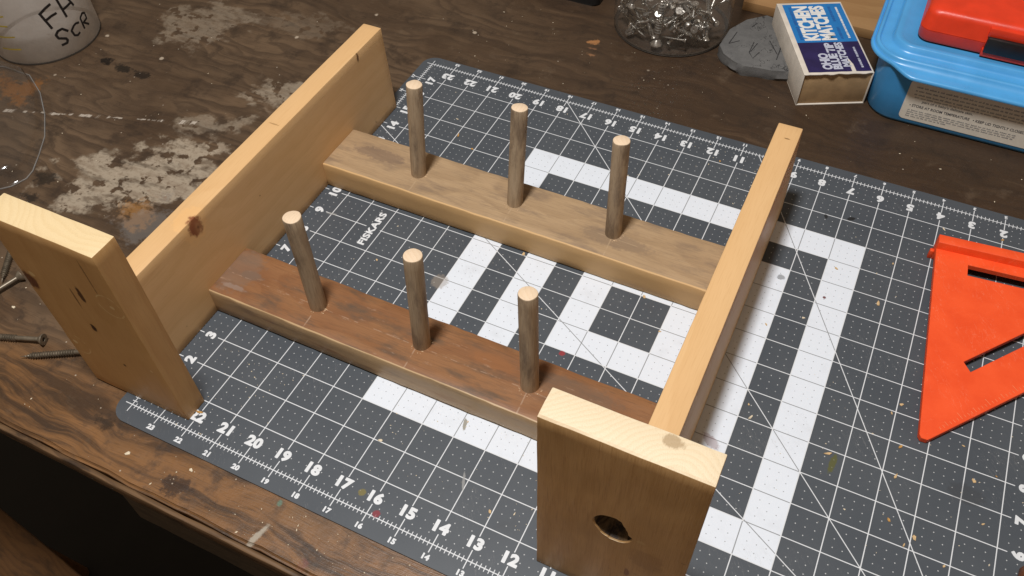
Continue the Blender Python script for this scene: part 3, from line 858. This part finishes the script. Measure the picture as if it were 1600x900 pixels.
# ------------------------------------------------------------------ screws
STL = plain('screw_steel', (.52, .50, .46), .27, .5, var=.3, vs=6, metal=.8)
BRZ = plain('screw_bronze_coat', (.20, .165, .12), .42, .5, var=.3, vs=6, metal=.5)
def screw_parts(L, r, hr, thread_from, turns):
    """head at z = 0, point at z = L; returns head and shank meshes"""
    head = lathe([(.35 * hr, .05), (.38 * hr, .0), (hr * .98, 0), (hr, .02), (hr * .9, .05), (r * 1.05, hr * .85), (r * .8, hr * .95)], 14)
    prof = [(r * .8, hr * .8)]
    z0 = L * thread_from; prof += [(r * .8, z0)]
    pitch = (L * .94 - z0) / turns
    for i in range(turns):
        zz = z0 + pitch * i; k_ = 1 if i < turns - 3 else (turns - i) / 4.0
        prof += [(r * .68 * k_ + .004, zz + pitch * .05), (r * .68 * k_ + .004, zz + pitch * .45), (r * 1.12 * k_ + .004, zz + pitch * .75), (r * .68 * k_ + .004, zz + pitch * .99)]
    prof += [(.004, L)]
    return from_bm(head, True, 40), from_bm(lathe(prof, 12), True, 50)
hd, sh = screw_parts(2.6, .095, .185, .34, 20)
for hx, hy, tx, ty, rest, lab in ((-4.02, .62, -6.5, -.25, .10, 'bronze deck screw with its socket head facing right beside the left leg'),
                                  (-2.02, 1.12, -4.24, -.12, .10, 'bronze deck screw whose head end is hidden behind the left leg'),
                                  (-6.66, 2.28, -7.45, -.15, .10, 'bronze deck screw with upright head touching the left leg outline'),
                                  (-8.52, 3.95, -7.12, 1.8, .10, 'bronze deck screw pointing down below the top of the left leg')):
    e_ = tag(empty('deck_screw', (hx, hy, TZ + .19)), lab, 'screw', 'loose deck screws on the bench')
    v = Vector((tx - hx, ty - hy, -.085)).normalized()
    e_.rotation_euler = Vector((0, 0, 1)).rotation_difference(v).to_euler()
    link('head', hd, BRZ, e_); link('shank', sh, BRZ, e_)

# ------------------------------------------------------------------ clear plastics
def clear(name, tint, gloss_rough, body=0.0, bodycol=(.6, .58, .55)):
    k = bpy.data.materials.new(name); k.use_nodes = True; nt = k.node_tree; nt.nodes.clear()
    out = nt.nodes.new('ShaderNodeOutputMaterial'); tr = nt.nodes.new('ShaderNodeBsdfTransparent'); tr.inputs[0].default_value = (*tint, 1)
    gl = nt.nodes.new('ShaderNodeBsdfGlossy'); gl.inputs['Roughness'].default_value = gloss_rough
    lw = nt.nodes.new('ShaderNodeLayerWeight'); lw.inputs[0].default_value = .5
    fr = (E(nt, lw.outputs['Facing']).op('POWER', 4.0)) * .7 + .045
    mx = nt.nodes.new('ShaderNodeMixShader'); nt.links.new(fr.k, mx.inputs[0]); nt.links.new(tr.outputs[0], mx.inputs[1]); nt.links.new(gl.outputs[0], mx.inputs[2])
    last = mx
    if body:
        df = nt.nodes.new('ShaderNodeBsdfDiffuse'); df.inputs[0].default_value = (*bodycol, 1)
        tl_ = nt.nodes.new('ShaderNodeBsdfTranslucent'); tl_.inputs[0].default_value = (*bodycol, 1)
        m1 = nt.nodes.new('ShaderNodeMixShader'); m1.inputs[0].default_value = .45
        nt.links.new(df.outputs[0], m1.inputs[1]); nt.links.new(tl_.outputs[0], m1.inputs[2])
        tc = nt.nodes.new('ShaderNodeTexCoord'); nz = nt.nodes.new('ShaderNodeTexNoise'); nz.inputs['Scale'].default_value = 60; nz.inputs['Detail'].default_value = 4
        nt.links.new(tc.outputs['Object'], nz.inputs['Vector'])
        mr = nt.nodes.new('ShaderNodeMapRange'); mr.inputs[1].default_value = .3; mr.inputs[2].default_value = .7; mr.inputs[3].default_value = body * .8; mr.inputs[4].default_value = min(1, body * 1.2)
        nt.links.new(nz.outputs['Fac'], mr.inputs[0])
        m2 = nt.nodes.new('ShaderNodeMixShader'); nt.links.new(mr.outputs[0], m2.inputs[0]); nt.links.new(mx.outputs[0], m2.inputs[1]); nt.links.new(m1.outputs[0], m2.inputs[2]); last = m2
    nt.links.new(last.outputs[0], out.inputs[0])
    return k
JAR = clear('jar_clear_plastic', (.96, .95, .94), .07, .07, (.60, .55, .49))
jr = (7.95, 24.75)
jar = tag(empty('screw_jar', (*jr, TZ)), 'clear round plastic jar holding steel screws at the back of the bench', 'jar')
link('wall', from_bm(lathe([(.3, .10), (2.05, .06), (2.2, .0), (2.36, .03), (2.45, .16), (2.47, .5), (2.47, 4.6), (2.3, 4.9), (2.15, 5.0), (2.15, 5.5)], 64, False), True, 60), JAR, jar)
link('foot_shade_ring', from_bm(lathe([(2.28, .0), (2.40, .0), (2.44, .06), (2.40, .10), (2.28, .06)], 64, False), True, 60), clear('jar_foot_shade', (.55, .53, .5), .1, .25, (.25, .23, .21)), jar)  # ring tinted dark to stand in for the jar's contact shadow
h2, s2_ = screw_parts(1.7, .095, .20, .22, 14)
bm = bmesh.new(); bm.from_mesh(h2); bm.from_mesh(s2_); jm = bpy.data.meshes.new('m'); bm.to_mesh(jm); bm.free(); jm.shade_smooth(); jm.set_sharp_from_angle(angle=math.radians(45)); jm.materials.append(STL)
rr = random.Random(21)
ns = 0
def put_screw(x_, y_, z_, d_, s_):
    o = bpy.data.objects.new('screw', jm); COL.objects.link(o)
    o.location = Vector((jr[0] + x_, jr[1] + y_, TZ + z_)) * S
    o.rotation_euler = Vector((0, 0, 1)).rotation_difference(Vector(d_).normalized()).to_euler(); o.scale = (s_, s_, s_)
    tag(o, 'steel countersunk screw heaped in the clear jar', 'screw', 'screws heaped inside the jar')
def fits(p0, p1): return max(p0.xy.length, p1.xy.length) < 2.25 and min(p0.z, p1.z) > .20
for i in range(70):
    for tr_ in range(60):
        s_ = rr.uniform(.5, .9); L = 1.7 * s_
        a = rr.uniform(math.radians(190), math.radians(350)) if i < 66 else rr.uniform(0, 6.28)
        rad = rr.uniform(1.75, 2.15) if i < 66 else rr.uniform(.3, 1.6)
        c_ = Vector((rad * math.cos(a), rad * math.sin(a), rr.uniform(.25, 2.2)))
        tg = Vector((-math.sin(a), math.cos(a), 0)); d_ = tg * rr.uniform(-1, 1) + Vector((0, 0, rr.uniform(-.9, .9))) + Vector((-math.cos(a), -math.sin(a), 0)) * rr.uniform(0, .7)
        if i % 5 == 0: d_ = Vector((-math.cos(a), -math.sin(a), rr.uniform(-.3, .3))); c_ = c_ + d_.normalized() * L * .5
        d_.normalize()
        p0 = c_ - d_ * L * .5; p1 = c_ + d_ * L * .5
        if fits(p0, p1): break
    else: continue
    put_screw(*p0, d_, s_)
put_screw(.05, -2.15, .34, (0.0, .06, 1), 1.3)
put_screw(-.55, -2.05, 1.55, (.34, .06, -1), .7)
put_screw(.55, -2.0, 1.25, (.75, .45, -.5), 1.0)

# frosted tub with marker writing
FRO = clear('frosted_tub_plastic', (.88, .86, .83), .25, .72, (.80, .76, .72))
ft = (-16.3, 13.1); FR = 2.15
ftub = tag(empty('frosted_cup', (*ft, TZ)), 'frosted plastic cup with black marker writing FH SCR at the left', 'cup')
link('cup_wall', from_bm(lathe([(.05, .06), (1.9, .06), (2.0, 0), (2.1, .02), (FR, .08), (FR, 4.6)], 64, False), True, 60), FRO, ftub)
link('base_ring', from_bm(lathe([(1.98, .0), (FR + .01, .0), (FR + .025, .05), (FR + .012, .09), (1.98, .05)], 64, False), True, 60), clear('cup_base_plastic', (.5, .46, .42), .15, .6, (.16, .14, .12)), ftub)
MK = plain('black_marker_ink', (.012, .010, .010), .5)
YL = plain('yellow_print', (.42, .32, .03), .5)
def cyl(a, zz, r=FR + .008): a = math.radians(a); return (r * math.cos(a), r * math.sin(a), zz - TZ)
def stroke(segs, w, mat, name):
    bm = bmesh.new()
    for sg in segs:
        pts = []
        for (a0, z0), (a1, z1) in zip(sg, sg[1:]):
            pts += [cyl(a0 + (a1 - a0) * i / 6, z0 + (z1 - z0) * i / 6) for i in range(6)]
        pts.append(cyl(*sg[-1])); ribbon(bm, pts, w, lambda p: (p.x, p.y, 0))
    link(name, from_bm(bm), mat, ftub)
stroke([[(-30.9, 2.12), (-26.0, 1.36)], [(-32, 2.08), (-23.7, 2.25), (-16.5, 2.34)], [(-28, 1.78), (-21.1, 1.87), (-14.6, 1.9)]], .105, MK, 'written_letter')
stroke([[(-8.6, 2.45), (-6.3, 1.54)], [(3.0, 2.3), (7.8, 1.77)], [(-7, 1.89), (6.0, 1.96)]], .105, MK, 'written_letter')
stroke([[(-11.6, .99), (-16.9, 1.2), (-22, 1.18), (-25.6, 1.05), (-24.5, .88), (-17.3, .75), (-16.6, .66), (-18.3, .56), (-24.7, .55)]], .105, MK, 'written_letter')
stroke([[(4.6, 1.05), (0, 1.10), (-3.3, 1.07), (-8.3, .93), (-7.1, .69), (-3.5, .62), (.5, .68)]], .095, MK, 'written_letter')
stroke([[(8.4, 1.16), (8.2, .66)], [(8.4, 1.16), (14, 1.26), (18, 1.19), (17.6, .94), (10.1, .92), (17.5, .66)]], .095, MK, 'written_letter')
for s_ in ([(-75, 2.2), (-66.6, 2.25)], [(-80, 1.8), (-67.9, 1.79)], [(-86, 1.25), (-66, 1.30)], [(-90, .67), (-66.2, .72)]): stroke([s_], .06, YL, 'printed_mark')

# clear blister shell
CLR = clear('blister_clear_plastic', (.94, .94, .94), .10, .018, (.7, .7, .7))
bl = [(-14.9, 10.6), (-13.6, 9.9), (-12.4, 8.95), (-11.4, 7.95), (-10.8, 7.05), (-10.35, 6.3), (-10.25, 5.9), (-10.45, 5.35), (-10.85, 4.95), (-12.0, 4.4), (-14.0, 4.1), (-16.5, 4.6), (-18, 6.5), (-17.8, 9.2), (-16.4, 10.6)]
blc = (-14, 7.3)
bls = tag(empty('blister_shell', (*blc, TZ)), 'empty clear plastic blister shell at the left edge of the bench', 'packaging')
def bring(s_, zz): return [((a - blc[0]) * s_, (b - blc[1]) * s_, zz) for a, b in bl]
link('shell', from_bm(loft([bring(1.0, .02), bring(.97, .05), bring(.95, .45), bring(.92, .62), bring(.84, .70), bring(.6, .74)], False, True), True, 70), CLR, bls)
bm = bmesh.new(); q = bring(1.0, .03); tube(bm, q + [q[0]], .024, 6, False)
link('rim', from_bm(bm, True, 60), clear('blister_rim_plastic', (.85, .85, .85), .15, .35, (.75, .74, .72)), bls)

# ------------------------------------------------------------------ grey slab, plywood, black case, wooden tip
SLT = M('grey_slab', .8, .3)
(x, y, z), N = SLT.coords()
n = SLT.noise(x, y, z, 2, 5, .65); up = N[2].gt(.6)
c = SLT.mix(n.sst(.3, .7), (.108, .106, .104), (.140, .137, .133))
w1 = SLT.noise(x * 1.1, y * .8, z, 1.6, 3, .6)
c = SLT.mix((w1 - .5).abs().sst(.012, .005) * up * SLT.noise(x, y, z, .9, 2).sst(.42, .55) * .9, c, (.025, .025, .025))
SLT.set('Base Color', c); SLT.bump(SLT.noise(x, y, z, 9, 5, .7), .3, .05)
slab = [(10.38, 23.45), (10.7, 22.95), (11.2, 22.62), (11.65, 22.45), (12.2, 22.55), (12.8, 22.62), (13.4, 22.80), (13.9, 23.3), (13.9, 24.3), (13.3, 25.4), (12.5, 26.1), (11.6, 26.35), (10.9, 25.7), (10.45, 24.7)]
sc_ = (12.1, 24.4)
PEN = [[(10.73, 23.67), (10.81, 24.59)], [(10.73, 23.67), (11.08, 24.03)], [(11.64, 24.17), (11.65, 23.41), (11.89, 23.07), (12.02, 23.58)], [(11.69, 23.48), (11.79, 24.14)], [(10.57, 24.33), (10.5, 25.05), (10.37, 24.99)], [(10.76, 24.95), (10.77, 25.71)], [(10.88, 25.33), (10.77, 25.93)], [(11.4, 25.02), (11.15, 26.66)], [(11.29, 25.94), (11.34, 26.86)], [(11.27, 25.17), (11.4, 25.55)], [(12.77, 23.36), (12.71, 24.44)], [(12.7, 23.73), (12.19, 24.52)], [(10.85, 25.75), (11.13, 26.54)]]
def sring(s_, zz, j=0.0):
    out = []
    n_ = len(slab)
    for i in range(n_):
        for q in range(5):
            a = [slab[i][w] + (slab[(i + 1) % n_][w] - slab[i][w]) * q / 5 - sc_[w] for w in (0, 1)]
            f_ = s_ + j * mnoise.noise(Vector((a[0] * 2.1, a[1] * 2.1, zz * 6)))
            out.append((a[0] * f_, a[1] * f_, zz))
    return out
so = link('grey_slab', from_bm(loft([sring(1.0, 0, .03), sring(1.015, .14, .05), sring(1.0, .30, .03), sring(.985, .44, .012), sring(.96, .47, .0)]), True, 40), SLT.mat, None, (*sc_, TZ))
bm = bmesh.new()
def on_slab(p):
    p = (sc_[0] + (p[0] - sc_[0]) * 1.08, sc_[1] + (p[1] - sc_[1]) * 1.08); c_ = False
    for (x1, y1), (x2, y2) in zip(slab, slab[1:] + slab[:1]):
        if (y1 > p[1]) != (y2 > p[1]) and p[0] < (x2 - x1) * (p[1] - y1) / (y2 - y1) + x1: c_ = not c_
    return c_
for pl in PEN:
    if not all(on_slab(p) for p in pl): continue
    pts = [(a_ - sc_[0], b_ - sc_[1], .478) for a_, b_ in pl]
    ribbon(bm, pts, .035, lambda p: (0, 0, 1))
link('pen_scribble', from_bm(bm), plain('slab_pen_ink', (.02, .02, .022), .6), so)
tag(so, 'flat grey slab with pen scribbles behind the matchbox', 'slab')
PLY = wood('plywood_face', 0, (.36, .205, .088), (.29, .155, .062), (.19, .10, .04), seed=9.1, pith=(2, 5), freq=1.2, rough=.6, blotch=.6)
pw = link('plywood_board', board_me((26, 9, .42), .02, 1.2, .008, 21), PLY, None, (23.4, 31.5, TZ + .215))
tag(pw, 'tan plywood board lying along the back of the bench', 'board')
bc = tag(empty('bit_case', (3.0, 26.0, TZ)), 'black case with two silver bits at the top edge', 'case')
link('case_body', from_bm(prism([(a - 3, b - 26) for a, b in rrect(.2, 4.62, 24.65, 27.5, .3)], 0, .75, .05), True, 40), BLK, bc)
for px_ in (3.15, 3.92):
    bm = bmesh.new(); tube(bm, [(px_ - 3, 25.6 - 26, .42 + .36), (px_ - 3 + .04, 24.70 - 26 - .02, .42 + .36)], .12, 10); link('bit', from_bm(bm, True, 40), STL, bc)
HND = wood('brown_handle', 1, (.20, .075, .035), (.14, .05, .022), (.07, .025, .012), seed=3, rough=.4)
bm = lathe([(.02, 0), (.22, .02), (.38, .12), (.47, .34), (.49, 1.5), (.45, 3.0), (.48, 4.2), (.3, 4.5), (.02, 4.52)], 24)
ho = link('wooden_mallet', from_bm(bm, True, 60), HND, None, (23.72, 5.62, .50), (math.radians(90), 0, math.radians(18)))
tag(ho, 'rounded brown wooden mallet tip at the lower right corner', 'mallet')

# ------------------------------------------------------------------ shavings and crumbs
CH = [plain('shaving_pale', (.62, .43, .22), .8, var=.2, vs=8), plain('shaving_amber', (.50, .27, .07), .7, var=.2, vs=8), plain('shaving_cream', (.70, .60, .44), .8, var=.15, vs=8)]
def chip_me(seed):
    r = random.Random(seed); bm = bmesh.new(); n_ = r.randint(5, 7)
    l, w, t__ = r.uniform(.07, .17), r.uniform(.035, .07), r.uniform(.012, .03)
    R_1 = [(l * math.cos(2 * math.pi * i / n_) * r.uniform(.6, 1.1), w * math.sin(2 * math.pi * i / n_) * r.uniform(.6, 1.2)) for i in range(n_)]
    cu = r.uniform(0, .25)
    bm = loft([[(a, b, a * a * cu / .1) for a, b in R_1], [(a * .9, b * .9, a * a * cu / .1 + t__) for a, b in R_1]])
    return from_bm(bm)
chips = [chip_me(i) for i in range(9)]
WORD = 'zero one two three four five six seven eight nine ten eleven twelve thirteen fourteen fifteen sixteen seventeen eighteen nineteen twenty twenty-one twenty-two twenty-three'.split()
seen = {}
CP_ = [(3.08, 14.46), (7.87, 10.05), (3.56, 7.81), (15.87, 10.52), (16.84, 11.24), (17.33, 13.68), (18.81, 12.76), (18.54, 6.86), (19.31, 5.42), (20.87, 5.07), (21.07, 5.39), (21.87, 4.93), (21.85, 8.66),
       (22.25, 7.68), (22.77, 8.07), (21.65, 11.8), (20.35, 6.96), (16.18, 7.5), (16.34, 7.1), (7.2, 2.04), (10.93, 1.42), (12.09, 16.78), (12.42, 17.11), (18.53, 14.0), (18.93, 14.65), (20.2, 16.9), (22.0, 17.2),
       (1.98, .62), (13.0, 8.9), (20.4, 5.6), (19.9, 8.9), (20.1, 9.3), (20.3, 7.9), (22.6, 6.5), (11.55, 1.65), (3.9, 14.0), (2.6, 15.3), (12.1, 10.0), (9.15, 3.6)]
rr = random.Random(5)
for i, (a, b) in enumerate(CP_):
    me = chips[i % 9].copy(); me.materials.append(CH[rr.choice((0, 0, 1, 2))])
    s_ = rr.uniform(.4, .95)
    o = link('wood_chip', me, None, None, (a, b, .004), (0, 0, rr.uniform(0, 6.28))); o.scale = (s_, s_, s_)
    kd = ('pale', 'amber', 'cream')[CH.index(me.materials[0])]
    lab = '%s wood chip in the mat square at %s across and %s up' % (kd, WORD[int(24 - a)], WORD[int(b)])
    if lab in seen: lab = lab.replace(' wood chip', ' second wood chip')
    seen[lab] = 1
    tag(o, lab, 'wood chip', 'wood chips scattered on the mat')
for a, b, lab, sc2 in ((.95, -1.28, 'pale wood chip on the bench in front of the mat corner', 1.1), (-6.05, 1.25, 'small white flake on the bench near the loose screws', .9), (2.9, -.95, 'pale fleck on the bench in front of the ruler', .9)):
    me = chips[4].copy(); me.materials.append(CH[2])
    o = link('wood_chip', me, None, None, (a, b, TZ + .004), (0, 0, a)); o.scale = (sc2,) * 3
    tag(o, lab, 'wood chip', 'wood chips on the bench')

def crumbs(name, spots, zf, n_, mat, label, smax=.022):
    r = random.Random(len(name)); bm = bmesh.new()
    for i in range(n_):
        x0, x1, y0, y1 = r.choice(spots)
        c_ = Vector((r.uniform(x0, x1), r.uniform(y0, y1), zf)); s_ = smax * (.3 + .7 * r.random() ** 2.5)
        an = r.uniform(0, 6.3); st_ = r.uniform(1, 2.4)
        q = [bm.verts.new(c_ + Vector((math.cos(an + t__) * s_ * (st_ if t__ in (0, math.pi) else 1), math.sin(an + t__) * s_ * (st_ if t__ in (0, math.pi) else 1), 0))) for t__ in (0, math.pi / 2, math.pi, 1.5 * math.pi)]
        tp = bm.verts.new(c_ + Vector((0, 0, s_ * .7)))
        for w in range(4): bm.faces.new((q[w], q[(w + 1) % 4], tp))
    o = link(name, from_bm(bm), mat); tag(o, label, 'sawdust', kind='stuff')
crumbs('sawdust', [(0, 24, 0, 18), (7, 12, 1, 3.8), (17, 24, 4, 16), (1, 4, 0, 3), (9, 14, 15, 18)],   .003, 240, CH[2], 'fine pale sawdust specks over the cutting mat', .022)
crumbs('bench_dust', [(-12, 3, -1.9, 3), (2, 10, -1.9, -.7), (-16, 0, 3, 14), (0, 24, 18.6, 24)], TZ + .003, 240, CH[2], 'fine pale dust specks over the dark bench', .024)
